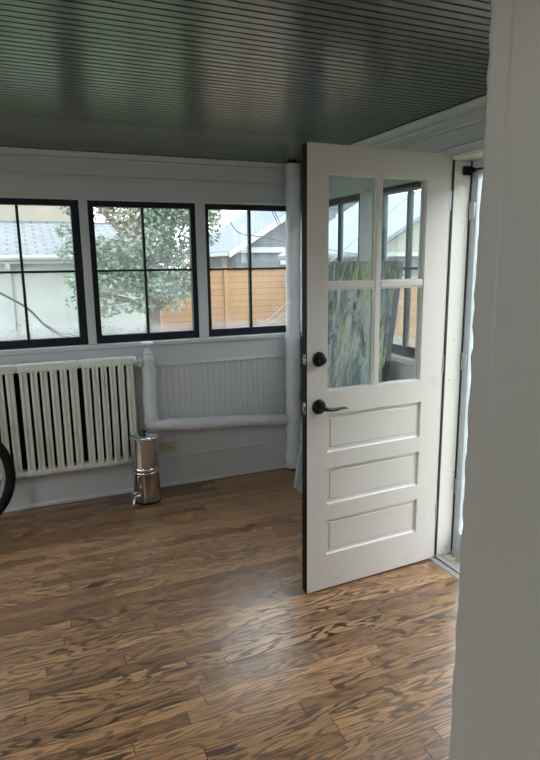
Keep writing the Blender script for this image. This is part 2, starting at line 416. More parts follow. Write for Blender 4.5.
# mullion posts between windows, window stool and apron
t = MB()
for a, bb in ((-.43, -.33), (.381, .434), (1.132, 1.200)): t.box(a+.001, bb-.001, D-.012, D+.06, ZB, 1.956, .003)
t.box(1.868, X, D-.012, D+.06, ZB, 1.956)
t.build('trim_6', M['trim'], kind='structure', label='white mullion posts between the black windows', cat='mullion')
t = MB()
t.box(WL, X, D-.045, D+.02, 1.018, 1.049, .006); t.box(WL, X, D-.020, D, .875, 1.018)
t.prism([(0, .875), (.026, .875), (.022, .888), (.02, .895), (0, .895)], lambda a, z, s: (s, D-a, z), WL, X)
t.build('trim_7', M['trim'], kind='structure', label='white window sill with flat apron under the black windows', cat='window sill')
t = MB()
t.box(X-.045, X+.07, 2.400, D-.046, 1.018, 1.049, .006); t.box(X-.020, X, 2.400, D-.046, .875, 1.018)
for a, bb in ((2.93, 3.10), (3.685, D)): t.box(X-.012, X+.06, a+.001, bb-.001, ZB, 1.955, .003)
t.build('trim_8', M['trim'], kind='structure', label='white sill and posts of the windows behind the door', cat='window sill')
# baseboards
t = MB(); t.box(WL, X, D-.018, D, .0, .212); t.prism([(0, .212), (.018, .212), (.021, .218), (.014, .226), (0, .228)], lambda a, z, s: (s, D-a, z), WL, X)
t.prism([(.018, 0), (.032, 0), (.031, .012), (.026, .02), (.018, .024)], lambda a, z, s: (s, D-a, z), WL, X)
t.build('baseboard_back', M['trim'], kind='structure', label='tall white baseboard under the radiator wall', cat='baseboard')
t = MB(); t.box(X-.018, X, 2.400, D-.033, 0, .22, .003); t.box(X-.018, X, FW, DY0-.07, 0, .22, .003)
t.build('baseboard_right', M['trim'], kind='structure', label='white baseboard beside the outside door', cat='baseboard')

# ---- windows
def window(n, kind, a0, a1, z0=ZB, z1=ZT, plane=D, label='', fl=.037, fr=.037, mx=None):
    """kind 'y': wall normal to Y; 'x': wall normal to X"""
    s = 1 if plane > 0 else -1
    root = empty('window_%d' % n, (0, 0, 0), label, 'window', None, 'structure')
    def bx(mb, u0, u1, v0, v1, w0, w1, bev=.003):
        v0, v1 = plane + s*v0, plane + s*v1
        if kind == 'y': mb.box(u0, u1, min(v0, v1), max(v0, v1), w0, w1, bev)
        else: mb.box(min(v0, v1), max(v0, v1), u0, u1, w0, w1, bev)
    f = MB()
    bx(f, a0, a0+fl, .002, .050, z0, z1); bx(f, a1-fr, a1, .002, .050, z0, z1)
    bx(f, a0+fl, a1-fr, .002, .050, z0, z0+.052); bx(f, a0+fl, a1-fr, .002, .050, z1-.036, z1)
    f.build('sash_frame', M['sash'], root)
    g = MB(); mx = mx or (a0+a1)/2; mz = z0 + (z1-z0)*.519
    bx(g, mx-.0085, mx+.0085, .012, .045, z0+.05, z1-.038, .002)
    bx(g, a0+fl-.002, mx-.008, .013, .044, mz-.007, mz+.007, .002); bx(g, mx+.008, a1-fr+.002, .013, .044, mz-.007, mz+.007, .002)
    g.build('muntin', M['sash'], root)
    p = MB(); bx(p, a0+fl-.004, a1-fr+.004, .027, .030, z0+.046, z1-.034, 0)
    p.build('pane', M['glass'], root)
    return root
wl = ['black framed window over the radiator, outside the frame', 'black framed window showing the white garage and its pale shingles', 'black framed window filled by the green tree', 'black framed window showing the gabled house and cedar fence']
for i, (a, bb) in enumerate(wins_back): window(i+1, 'y', a, bb, label=wl[i], fl=(.05, .05, .036, .026)[i], fr=(.05, .050, .036, .036)[i], mx=(None, .022, .779, 1.530)[i])
window(5, 'x', *wins_right[0], plane=X, label='black framed window seen through the right panes of the white door')
window(6, 'x', *wins_right[1], plane=X, label='black framed window in the corner seen through the left pane of the white door')
for i, (a, bb) in enumerate(lw): window(7+i, 'x', a, bb, .9, 2.0, WL, label=('near', 'far')[i]+' black framed window in the left end wall')

# ------------------------------------------------------------------ outside doorway
casing = MB()
pc = [(0, 0), (.060, 0), (.060, .020), (.050, .024), (.044, .018), (.010, .014), (0, .014)]
casing.prism(pc, lambda a, d, s: (X-d, DY1+.036+a*.7, s), 0, DZ+.02)
casing.prism(pc, lambda a, d, s: (X-d, DY0-.003-a, s), 0, DZ+.02)
casing.prism([(a*.55, d) for a, d in pc], lambda a, d, s: (X-d, s, DZ+.003+a), DY0-.063, DY1+.078)
casing.build('trim_9', M['trim'], kind='structure', label='narrow white moulded casing round the outside doorway', cat='door casing')
jl = MB()
jl.box(X-.004, X+.113, DY1-.010, DY1, 0, DZ, .002); jl.box(X-.004, X+.113, DY0, DY0+.016, 0, DZ, .002); jl.box(X-.004, X+.113, DY0+.016, DY1-.016, DZ-.016, DZ, .002)
jl.build('trim_10', M['chip'], kind='structure', label='white outside door jamb with chipped paint', cat='door jamb')
st = MB(); st.box(X+.004, X+.012, DY1-.018, DY1-.010, .02, DZ-.016); st.box(X+.113, X+.121, DY1-.012, DY1-.004, .02, DZ-.016)
st.build('trim_11', mat('grey_weatherstrip', srgb(58, 62, 68), .6), kind='structure', label='dark weatherstrip running down the outside door jamb', cat='weatherstrip')
th = MB()
th.prism([(-.032, 0), (-.028, .008), (-.012, .015), (-.009, .015), (-.008, .009), (.000, .009), (.001, .017), (.022, .018), (.028, .012), (.036, .012), (.038, .016), (.048, .016), (.048, 0)], lambda a, z, s: (X+a, s, z), DY0+.016, DY1-.010)
th.build('trim_12', M['alu'], kind='structure', label='ribbed aluminium threshold of the outside doorway', cat='threshold')
gv = MB(); gv.box(X-.0085, X+.0005, DY0+.016, DY1-.010, .0088, .0105); gv.build('trim_13', M['rubber'], kind='structure', label='black rubber line along the threshold', cat='threshold seal')
sl = MB(); sl.box(X+.048, X+.125, DY0+.016, DY1-.010, 0, .010); sl.build('trim_14', mat('peeling_sill_paint', srgb(216, 208, 196), .6, var=(38, srgb(150, 126, 100), .52, .6)), kind='structure', label='outer door sill with peeling cream paint', cat='door sill')

# storm door, closed, at the outer face of the wall
sd = empty('door_2', (X+.14, DY1-.02, 0), 'white metal storm door with glass, seen edge-on past the jamb', 'door', None, 'structure')
a = local(MB(), sd); xo = X+.122
a.box(xo, xo+.035, DY1-.052, DY1+.004, .002, DZ+.03, .003); a.box(xo, xo+.035, DY0+.018, DY0+.09, .02, DZ-.02, .003)
a.box(xo, xo+.035, DY0+.09, DY1-.052, .002, .14, .003); a.box(xo, xo+.035, DY0+.09, DY1-.052, DZ-.08, DZ+.03, .003)
a.build('stile_frame', M['storm'], sd)
g = local(MB(), sd); g.box(xo+.016, xo+.019, DY0+.088, DY1-.050, .138, DZ-.078); g.build('pane', M['storm_glass'], sd)
for z in (1.75, 1.02, .35):
    h = local(MB(), sd); h.box(xo-.006, xo+.001, DY1-.046, DY1-.020, z, z+.08, .002); h.tube([(xo-.006, DY1-.018, z-.003), (xo-.006, DY1-.018, z+.083)], .005, 8)
    h.build('hinge', M['alu'], sd, 40)
cl = empty('door_closer', (X+.09, DY1-.02, 1.975), 'black door closer bracket with thin rod at the top of the outside jamb', 'door closer')
a = local(MB(), cl); a.box(X+.060, X+.105, DY1-.034, DY1-.0165, 1.953, 1.992, .003); a.box(X+.070, X+.098, DY1-.060, DY1-.034, 1.962, 1.984, .003); a.build('bracket', M['black'], cl)
a = local(MB(), cl); a.tube([(X+.085, DY1-.058, 1.973), (X+.10, DY1-.16, 1.972)], .004, 8); a.tube([(X+.10, DY1-.15, 1.972), (X+.112, DY1-.46, 1.970)], .013, 14); a.build('piston', M['black'], cl, 40)
a = local(MB(), cl); a.tube([(X+.112, DY1-.46, 1.970), (X+.135, DY1-.56, 1.970)], .005, 8); a.build('rod', M['chrome'], cl, 40)

# ------------------------------------------------------------------ the open white door
DW, DT, DH = .772, .044, 2.03
door = empty('door_1', (1.902, 2.3036, .010), 'white four-pane panel door standing open with black latch edge', 'door', None, 'structure', math.pi+.0512)
# local frame: +x runs from hinge to latch, -y... face towards the camera is +y (after turning by pi)
def dbox(mb, s0, s1, z0, z1, y0=-DT, y1=0, bev=0): mb.box(s0, s1, y0, y1, z0, z1, bev)
gl, gr_, gb, gt = .137, .666, .976, 1.915      # glazed opening
pan = [(.686, .866), (.430, .608), (.175, .352)]   # bottom, top of the three panels
px0, px1 = .125, .665
d = MB()
dbox(d, 0, px0, 0, DH); dbox(d, gr_, DW-.0015, 0, DH)
dbox(d, px0, gl, gb, gt); dbox(d, px0, gr_, gt, DH); dbox(d, px0, gr_, pan[0][1], gb)
dbox(d, px1, gr_, 0, pan[0][1])
dbox(d, px0, px1, pan[1][1], pan[0][0]); dbox(d, px0, px1, pan[2][1], pan[1][0]); dbox(d, px0, px1, 0, pan[2][0])
d.build('frame', M['door'], door, label='white painted stiles and rails')
for z0, z1 in pan:
    p = MB()
    p.box(px0, px1, -DT+.014, -.014, z0, z1)
    # sloped ogee sticking on both faces
    for sgn, yf in ((1, -.014), (-1, -DT+.014)):
        yo = yf + sgn*.004; i_, o_ = .005, 0
        A = [(px0, z0), (px1, z0), (px1, z1), (px0, z1)]; B = [(px0+i_, z0+i_), (px1-i_, z0+i_), (px1-i_, z1-i_), (px0+i_, z1-i_)]
        va = [p.bm.verts.new((u, yo, v)) for u, v in A]; vb = [p.bm.verts.new((u, yf+sgn*.0005, v)) for u, v in B]
        vc = [p.bm.verts.new((u, yf, v)) for u, v in A]
        for k in range(4):
            p.bm.faces.new((va[k], va[(k+1) % 4], vb[(k+1) % 4], vb[k]))
        # raised field: bevelled plateau
        m_ = .021; q = .0245
        B1 = [(px0+m_, z0+m_), (px1-m_, z0+m_), (px1-m_, z1-m_), (px0+m_, z1-m_)]; B2 = [(px0+q, z0+q), (px1-q, z0+q), (px1-q, z1-q), (px0+q, z1-q)]
        v1 = [p.bm.verts.new((u, yf, v)) for u, v in B1]; v2 = [p.bm.verts.new((u, yf+sgn*.0035, v)) for u, v in B2]
        for k in range(4): p.bm.faces.new((v1[k], v1[(k+1) % 4], v2[(k+1) % 4], v2[k]))
        p.bm.faces.new(v2)
    p.build('panel', M['door'], door)
# glazing bars, slim bevelled
g = MB(); mxs = .401; mz = 1.446
def bar(mb, u0, u1, v0, v1): mb.box(u0, u1, -DT+.002, -.002, v0, v1, .005, 1)
bar(g, mxs-.0155, mxs+.0155, gb, gt); bar(g, gl, mxs-.0155, mz-.0155, mz+.0155); bar(g, mxs+.0155, gr_, mz-.0155, mz+.0155)
# glass stops round each light
for u0, u1 in ((gl, mxs-.0155), (mxs+.0155, gr_)):
    for v0, v1 in ((gb, mz-.0155), (mz+.0155, gt)):
        for y0, y1 in ((-.018, -.006), (-DT+.006, -DT+.018)):
            g.box(u0, u0+.003, y0, y1, v0, v1); g.box(u1-.003, u1, y0, y1, v0, v1); g.box(u0+.003, u1-.003, y0, y1, v0, v0+.004); g.box(u0+.003, u1-.003, y0, y1, v1-.004, v1)
g.build('glazing_bar', M['door'], door)
for u0, u1 in ((gl, mxs-.0155), (mxs+.0155, gr_)):
    for v0, v1 in ((gb, mz-.0155), (mz+.0155, gt)):
        p = MB(); p.box(u0+.001, u1-.001, -.0235, -.0205, v0+.001, v1-.001); p.build('pane', M['door_glass'], door)
e = MB(); e.box(DW-.0015, DW, -DT-.0005, -.002, 0, DH)
e.build('latch_edge', M['black'], door, label='black painted latch edge')
e = MB(); e.box(0, DW-.002, -DT+.002, -.0005, DH-.0005, DH+.0015); e.build('top_edge', M['door_worn'], door, label='worn top edge')
for z, hh in ((.905, .028), (1.128, .024)):
    s_ = MB(); s_.box(DW-.0005, DW+.002, -.034, -.012, z-hh, z+hh, .001, 1); s_.box(DW+.001, DW+.008, -.029, -.017, z-.010, z+.010, .002, 1)
    s_.build('latch_plate', M['chrome'], door, label='metal latch plate')
# deadbolt: round rose with a domed knob
k = MB(); c0 = (.712, -.0005, 1.127)
k.lathe([(0, 0), (.033, 0), (.034, .004), (.031, .010), (.022, .013), (0, .013)], c0, (0, 1, 0), 32)
k.build('deadbolt_rose', M['bronze'], door, 35)
k = MB(); k.lathe([(0, .0), (.019, .0), (.020, .018), (.0185, .025), (.012, .029), (0, .030)], (.712, .0125, 1.127), (0, 1, 0), 32); k.build('deadbolt_knob', M['bronze'], door, 40)
k = MB(); k.lathe([(0, 0), (.034, 0), (.035, .004), (.033, .009), (.026, .013), (.017, .015), (0, .015)], (.7115, -.0005, .910), (0, 1, 0), 36); k.build('handle_rose', M['bronze'], door, 35)
k = MB()
k.tube([(.7115, .014, .910), (.7115, .050, .910)], [.0125, .0105], 20)
k.tube([(.7195, .052, .909), (.710, .052, .909), (.695, .052, .907), (.675, .052, .903), (.655, .052, .902), (.635, .052, .9035), (.615, .052, .905), (.60, .051, .903), (.588, .048, .899)], [.009, .0125, .0125, .0115, .0100, .0088, .0078, .0070, .004], 16, sq=.75)
k.build('lever_handle', M['bronze'], door, 50)
for z in (.22, 1.0, 1.78):
    k = MB(); k.tube([(-.004, -.002, z), (-.004, -.002, z+.09)], .006, 10); k.lathe([(0, 0), (.004, .001), (0, .009)], (-.004, -.002, z+.09), (0, 0, 1), 10); k.build('hinge', M['alu'], door, 40)

# ------------------------------------------------------------------ radiator
rad = empty('radiator', (.1, D-.08, .24), 'cream cast-iron wall radiator of slotted panels below the windows', 'radiator')
RF, RB = D-.115, D-.045
def radpanel(x0, x1, tilt=0):
    mb = local(MB(), rad)
    zb, zt = .236, .966
    n = 6; wj = .012; ww = (x1-x0-2*wj)
    pitch = ww/n; slot = .0155
    # headers
    for z0, z1 in ((zb, zb+.040), (zt-.058, zt)):
        mb.box(x0+wj*.3, x1-wj*.3, RF+.004, RB, z0, z1, .014, 3)
    for i in range(n):
        a0 = x0+wj+i*pitch+slot/2; a1 = a0+pitch-slot; m_ = (a0+a1)/2
        if i == 0: a0 -= slot/2-.003
        if i == n-1: a1 += slot/2-.003
        m_ = (a0+a1)/2; q = (a1-a0)
        poly = [(a0, .045), (a0, .010), (a0+.003, .003), (a0+.008, 0), (a0+q*.40, .001), (m_-.0022, .011), (m_+.0022, .011), (a1-q*.40, .001), (a1-.008, 0), (a1-.003, .003), (a1, .010), (a1, .045), (a1-.006, .063), (a0+.006, .063)]
        mb.prism(poly, lambda a, d_, s: (a, RF+d_, s), zb+.030, zt-.040)
        # flared foot and head of each column
        mb.tube([(m_, RF+.022, zb+.052), (m_, RF+.020, zb+.028)], [q*.30, q*.62], 14, sq=.8)
        mb.tube([(m_, RF+.022, zt-.072), (m_, RF+.020, zt-.046)], [q*.30, q*.60], 14, sq=.8)
    # nipple bosses joining the panels
    for z in (zb+.020, zt-.028):
        for x in (x0+.002, x1-.002):
            mb.tube([(x-.012, RF+.030, z), (x-.004, RF+.030, z), (x+.004, RF+.030, z), (x+.012, RF+.030, z)], [.020, .0265, .0265, .020], 16)
    mb.build('panel', M['radiator'], rad, 35)
for a in ((-1.175, -.805), (-.807, -.439), (-.439, -.071), (-.070, .303), (.304, .655)): radpanel(*a)
a = local(MB(), rad); a.box(-1.17, .635, D-.042, D-.022, .275, .905); a.build('shade_sheet', M['slot_shade'], rad, label='dark sheet added for the shade in the slots')  # dark sheet behind the columns stands in for the shade between them
a = local(MB(), rad); a.lathe([(0, 0), (.006, 0), (.0065, .010), (.004, .014), (0, .014)], (.455, RF+.002, .79), (0, -1, 0), 16); a.build('air_valve', M['chrome'], rad, 40)
for x in (-.9, -.25, .46):
    a = local(MB(), rad); a.box(x-.04, x+.04, D-.075, D-.022, .216, .236, .003); a.build('bracket', M['radiator'], rad)
# radiator valve on the right end
vx, vy = .745, D-.085
rv = empty('radiator_valve', (vx, vy, .93), 'white painted radiator valve with a round hand wheel below the sill', 'valve')
a = local(MB(), rv)
a.tube([(.657, vy, .925), (.664, vy, .925)], .034, 6); a.tube([(.664, vy, .925), (.676, vy, .925)], .020, 16); a.tube([(.676, vy, .925), (.700, vy, .925)], .036, 6); a.tube([(.700, vy, .925), (vx, vy, .925)], .021, 16)
a.build('union_nut', M['lagging'], rv, 40)
a = local(MB(), rv); a.lathe([(0, -.050), (.036, -.050), (.036, -.032), (.030, -.028), (.038, -.014), (.041, 0), (.038, .018), (.027, .030), (.030, .034), (.030, .048), (.019, .054), (.015, .072), (0, .072)], (vx, vy, .935), (0, 0, 1), 24); a.build('body', M['lagging'], rv, 40)
a = local(MB(), rv); a.tube([(vx, vy, .99), (vx, vy, 1.042)], .006, 10); a.build('stem', M['lagging'], rv, 40)
a = local(MB(), rv); a.lathe([(0, 0), (.016, .0), (.038, .005), (.043, .012), (.040, .021), (.022, .027), (0, .029)], (vx, vy, 1.030), (0, 0, 1), 28); a.build('hand_wheel', M['trim'], rv, 50)

# lagged pipes
def lag(mb, pts, r, seed=0, n=22, step=.03, sag=.006):
    P = [Vector(p) for p in pts]; out = []; rr = []
    for p, q in zip(P, P[1:]):
        k = max(2, int((q-p).length/step))
        for i in range(k): out.append(p.lerp(q, i/k))
    out.append(P[-1])
    for i, p in enumerate(out):
        nz = noise.noise(Vector((i*.35, seed, 0))); rr.append(r*(1+.10*nz+.07*noise.noise(Vector((i*1.1, seed, 4)))))
        out[i] = p + Vector((noise.noise(Vector((i*.2, seed, 5))), noise.noise(Vector((i*.2, seed, 9))), noise.noise(Vector((i*.2, seed, 13)))))*sag
    mb.tube(out, rr, n)
pp = empty('radiator_pipe', (vx, vy, .45), 'white lagged pipe dropping from the radiator valve and running level to the corner', 'pipe')
a = local(MB(), pp); lag(a, [(vx, vy, .885), (vx, vy, .52)], .0425, 3); a.build('riser', M['lagging'], pp, 60)
a = local(MB(), pp); lag(a, [(vx, vy, .54), (vx+.004, vy, .495), (vx+.03, vy, .475), (vx+.07, vy, .472)], .045, 5, step=.012); a.build('elbow', M['lagging'], pp, 60)
a = local(MB(), pp); lag(a, [(vx+.05, vy, .472), (1.3, vy, .440), (1.76, vy, .402)], .0440, 8); a.build('run', M['lagging'], pp, 60)
a = local(MB(), pp); a.lathe([(.046, -.012), (.049, 0), (.046, .012)], (vx, vy, .700), (.2, 0, 1), 22); a.build('band', M['lagging'], pp, 60)
a = local(MB(), pp); a.lathe([(.0435, -.008), (.0465, 0), (.0435, .010)], (vx+.12, vy, .470), (1, 0, 0), 22); a.build('band', M['lagging'], pp, 60)
mp = empty('corner_pipe', (1.815, D-.085, 0), 'thick white lagged pipe standing full height in the corner behind the door', 'pipe')
a = local(MB(), mp); lag(a, [(1.817, D-.085, .02), (1.817, D-.085, 1.2), (1.822, D-.085, 2.232)], .0520, 11); a.build('lagging', M['lagging'], mp, 60)
a = local(MB(), mp); a.tube([(1.817, D-.085, 2.20), (1.817, D-.085, H)], .03, 16); a.build('bare_pipe', M['black'], mp, 40, label='dark bare pipe end')
a = local(MB(), mp); a.tube([(1.817, D-.085, 0), (1.817, D-.085, .03)], .035, 16); a.build('bare_pipe', M['black'], mp, 40, label='dark bare pipe end')

# ------------------------------------------------------------------ water filter
fx, fy = .668, 3.735
wf = empty('water_filter', (fx, fy, 0), 'shiny stainless steel two-tier water filter with a spigot standing on the floor', 'water filter')
def can(name, prof, m, lb=None):
    a = MB(); a.lathe(prof, (0, 0, 0), (0, 0, 1), 48); return a.build(name, m, wf, 30, label=lb)
can('base_ring', [(0, 0), (.086, 0), (.088, .003), (.088, .014), (.084, .016), (0, .016)], M['rubber'], 'black rubber base ring')
can('lower_chamber', [(0, .014), (.087, .014), (.0885, .018), (.0885, .200), (.0915, .206), (.0930, .212), (.0915, .218), (.088, .222), (0, .222)], M['steel'])
can('upper_chamber', [(0, .222), (.089, .222), (.0925, .228), (.094, .236), (.0925, .243), (.0895, .248), (.0895, .424), (.092, .428), (.092, .434), (.0895, .437), (0, .437)], M['steel'])
can('lid', [(0, .434), (.0935, .434), (.0945, .440), (.0935, .447), (.088, .452), (.05, .461), (.012, .465), (0, .465)], M['steel'])
can('lid_knob', [(0, .463), (.008, .463), (.008, .470), (.015, .474), (.0165, .482), (.013, .489), (0, .491)], M['bronze'], 'black lid knob')
a = MB(); v = Vector((-.75, -.66, 0)).normalized(); p0 = v*.086 + Vector((0, 0, .062))
a.tube([p0, p0+v*.012], .016, 6); a.tube([p0+v*.010, p0+v*.035], .009, 12); a.lathe([(0, -.012), (.011, -.012), (.012, 0), (.011, .014), (0, .016)], p0+v*.036, (0, 0, 1), 14)
a.tube([p0+v*.034, p0+v*.05-Vector((0, 0, .012)), p0+v*.058-Vector((0, 0, .038))], [.009, .0085, .0075], 12)
sp_ = a.build('spigot', M['chrome'], wf, 40, label='chrome spigot')
a = MB(); a.tube([p0+v*.036+Vector((0, 0, .014)), p0+v*.036+Vector((0, 0, .03))], .004, 8); a.tube([p0+v*.022+Vector((0, 0, .034)), p0+v*.062+Vector((0, 0, .030))], .0045, 8); a.build('tap_lever', M['chrome'], sp_, 40)
a = MB(); s1 = v*.0885
a.tube([s1+v*.006+Vector((.004, 0, .075)), s1+v*.006+Vector((.004, 0, .190))], .0035, 8); a.tube([s1+v*.0+Vector((.004, 0, .190)), s1+v*.008+Vector((.004, 0, .190))], .007, 8)
a.build('sight_tube', M['chrome'], wf, 40)

# ------------------------------------------------------------------ outlet
ou = empty('wall_outlet', (.862, D-.021, .292), 'ivory electrical outlet plate set sideways on the wall beside the water filter', 'outlet')
a = MB(); a.box(-.057, .057, -.006, .0, -.036, .036, .003); a.build('cover_plate', M['outlet'], ou)
for sx in (-.02, .02):
    a = MB(); a.box(sx-.014, sx+.014, -.008, -.005, -.017, .017, .004); r_ = a.build('receptacle', M['outlet'], ou)
    a = MB()
    for dz in (-.006, .006): a.box(sx-.004, sx+.005, -.0086, -.0078, dz-.0015, dz+.0015)
    a.lathe([(0, 0), (.003, 0), (.003, .0006), (0, .0006)], (sx-.009, -.0078, 0), (0, -1, 0), 10)
    a.build('slot', M['slot'], r_)
a = MB(); a.lathe([(0, 0), (.0035, 0), (.003, .0015), (0, .002)], (0, -.006, 0), (0, -1, 0), 12); a.build('screw', M['alu'], ou, 40)

# ------------------------------------------------------------------ painting leaning behind the door
pt = empty('painting', (1.66, 3.086, .003), 'large unframed abstract canvas in yellow, grey and blue leaning on the wall behind the door', 'painting')
tilt = math.atan2(.20, 1.56); L_ = 1.572
pt.rotation_euler = (0, tilt, 0)
a = MB()
def cv(u, v_):
    return (-.0005+.0*u, -.444+.888*u, .001+L_*v_*.999)
a.box(-.001, .0015, -.444, .444, .0, L_); a.build('painted_face', M['paint'], pt)
a = MB(); a.box(.0015, .037, -.444, -.4435, 0, L_); a.box(.0015, .037, .4435, .444, 0, L_); a.box(.0015, .037, -.4435, .4435, L_-.0015, L_)
a.build('canvas_edge', mat('canvas_edge_paint', srgb(78, 80, 92), .6, var=(14, srgb(130, 134, 140), .55, .65)), pt, label='dark paint-marked canvas edge')
a = MB(); a.box(.004, .036, -.4425, -.40, 0, L_-.002); a.box(.004, .036, .40, .4425, 0, L_-.002); a.box(.004, .036, -.40, .40, 0, .042); a.box(.004, .036, -.40, .40, L_-.044, L_-.002); a.box(.008, .030, -.40, .40, L_/2-.02, L_/2+.02)
a.build('stretcher_bar', mat('pine', srgb(190, 160, 120), .7), pt)

# ------------------------------------------------------------------ bicycle
R_ = .353; bx_, by_ = -.475, 3.62
bk = empty('bicycle', (bx_, by_, 0), 'bicycle with a knobbly black tyre leaning by the radiator at the edge of view', 'bicycle')
def wheel(cx):
    a = MB(); N_ = 96; K = 14
    rings = []
    for i in range(N_):
        th_ = 2*math.pi*i/N_; rg = []
        for k in range(K):
            ph_ = 2*math.pi*k/K; kn = .0035 if (math.cos(ph_) > .2 and (i+k) % 2 == 0) else 0
            rr = R_-.027 + (.026+kn)*math.cos(ph_); yy = (.026+kn*.5)*math.sin(ph_)
            rg.append(a.bm.verts.new((cx+rr*math.cos(th_), yy, R_+.004+rr*math.sin(th_))))
        rings.append(rg)
    for i in range(N_):
        r1, r2 = rings[i], rings[(i+1) % N_]
        for k in range(K): a.bm.faces.new((r1[k], r1[(k+1) % K], r2[(k+1) % K], r2[k]))
    ty = a.build('tyre', M['rubber'], bk, 25, label='knobbly black tyre')
    a = MB(); pts = [(cx+(R_-.060)*math.cos(t), 0, R_+.004+(R_-.060)*math.sin(t)) for t in [2*math.pi*i/64 for i in range(65)]]
    a.tube(pts, .0115, 8, cap=False, up=Vector((0, 1, 0))); a.build('rim', M['alu'], bk, 40)
    a = MB(); a.tube([(cx, -.05, R_+.004), (cx, .05, R_+.004)], .014, 14); a.lathe([(.028, -.03), (.028, -.027)], (cx, 0, R_+.004), (0, 1, 0), 20); a.lathe([(.028, .027), (.028, .03)], (cx, 0, R_+.004), (0, 1, 0), 20); hb = a.build('hub', M['alu'], bk, 40)
    a = MB()
    for i in range(28):
        t = 2*math.pi*i/28; sg = (1 if i % 2 else -1); t2 = t+sg*.9*(1 if i % 4 < 2 else -1)
        a.tube([(cx+.027*math.cos(t2), sg*.028, R_+.004+.027*math.sin(t2)), (cx+(R_-.066)*math.cos(t), 0, R_+.004+(R_-.066)*math.sin(t))], .0011, 5)
    a.build('spokes', M['alu'], bk)
wheel(0); wheel(-1.04)
z_ = R_+.004
a = MB(); 
for sg in (-1, 1): a.tube([(0, sg*.052, z_), (-.06, sg*.05, z_+.2), (-.10, sg*.045, z_+.40)], [.010, .013, .015], 12)
a.tube([(-.10, -.05, z_+.40), (-.10, .05, z_+.40)], .016, 12); a.tube([(-.10, 0, z_+.40), (-.15, 0, z_+.56)], .016, 12); a.build('fork', M['bike'], bk, 40)
a = MB(); ht, hb_, bb_, st_ = (-.15, 0, z_+.56), (-.115, 0, z_+.43), (-.62, 0, z_-.03), (-.76, 0, z_+.42)
a.tube([ht, hb_], .02, 14); a.tube([hb_, bb_], .019, 14); a.tube([ht, st_], .016, 14); a.tube([bb_, st_], .016, 14)
for sg in (-1, 1): a.tube([bb_, (-1.04, sg*.06, z_)], .009, 10); a.tube([st_, (-1.04, sg*.06, z_)], .008, 10)
a.build('frame', M['bike'], bk, 40)
a = MB(); a.tube([(-.15, 0, z_+.56), (-.165, 0, z_+.62), (-.11, 0, z_+.64)], .014, 12); a.tube([(-.12, -.14, z_+.645), (-.11, 0, z_+.64), (-.12, .14, z_+.645), (-.15, .25, z_+.65)], .013, 12); a.tube([(-.12, -.14, z_+.645), (-.15, -.30, z_+.65)], .016, 12); a.build('handlebar', M['bike'], bk, 40)
a = MB(); a.tube([st_, (-.80, 0, z_+.55)], .013, 12); a.build('seat_post', M['alu'], bk, 40)
a = MB(); a.tube([(-.93, 0, z_+.58), (-.88, 0, z_+.585), (-.78, 0, z_+.575), (-.66, 0, z_+.57)], [.05, .065, .035, .015], 16, sq=.35, up=Vector((0, 0, 1))); a.build('saddle', M['rubber'], bk, 60)
a = MB(); a.lathe([(0, -.008), (.085, -.008), (.085, -.004), (0, -.004)], (-.62, -.045, z_-.03), (0, 1, 0), 36)
a.build('chainring', M['alu'], bk, 40)
a = MB(); a.tube([(-.62, .05, z_-.03), (-.66, .07, z_+.13)], .010, 10); a.build('crank', M['alu'], bk, 40)
a = MB(); a.tube([(-.62, -.06, z_-.03), (-.58, -.07, z_-.19)], .010, 10); a.build('crank', M['alu'], bk, 40)
a = MB(); a.box(-.63, -.53, -.15, -.075, z_-.205, z_-.185, .004); a.build('pedal', M['rubber'], bk)
bk.rotation_euler = (math.radians(0), 0, 0)

# ------------------------------------------------------------------ outside
GZ = -.45
g = MB(); g.box(-40, 60, D+.3, 70, GZ-.2, GZ); g.box(X+.3, 60, -30, D+.3, GZ-.2, GZ); g.box(-40, WL-.3, -30, D+.3, GZ-.2, GZ); g.box(-40, 60, -60, -3, GZ-.2, GZ)
g.build('lawn', M['grass'], kind='structure', label='green lawn around the house', cat='lawn')

def panes(mb, x0, x1, y0, y1, z0, z1): mb.box(x0, x1, y0, y1, z0, z1)
MB().box(3.0, 5.5, 5.5, 12.9, GZ, GZ+.02).build('garden_path', mat('packed_earth', ext(176, 150, 122), .9, var=(4, ext(150, 124, 98), .45, .6)), kind='structure', label='bare tan earth strip before the cedar fence', cat='ground')
# white garage
ga = empty('garage', (-2.7, 14.5, GZ), 'low white rendered garage with pale shingle roof behind the tree', 'garage')
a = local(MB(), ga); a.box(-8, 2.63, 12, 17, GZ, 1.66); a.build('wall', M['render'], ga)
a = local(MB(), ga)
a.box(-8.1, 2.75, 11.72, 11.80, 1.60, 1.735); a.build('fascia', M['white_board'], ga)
def roof(mb, x0, x1, ye_, ze, yr_, zr, yb, th_=.06):
    mb.prism([(ye_, ze), (yr_, zr), (yb, ze), (yb, ze-th_), (yr_, zr-th_), (ye_, ze-th_)], lambda a_, b_, t_: (t_, a_, b_), x0, x1)
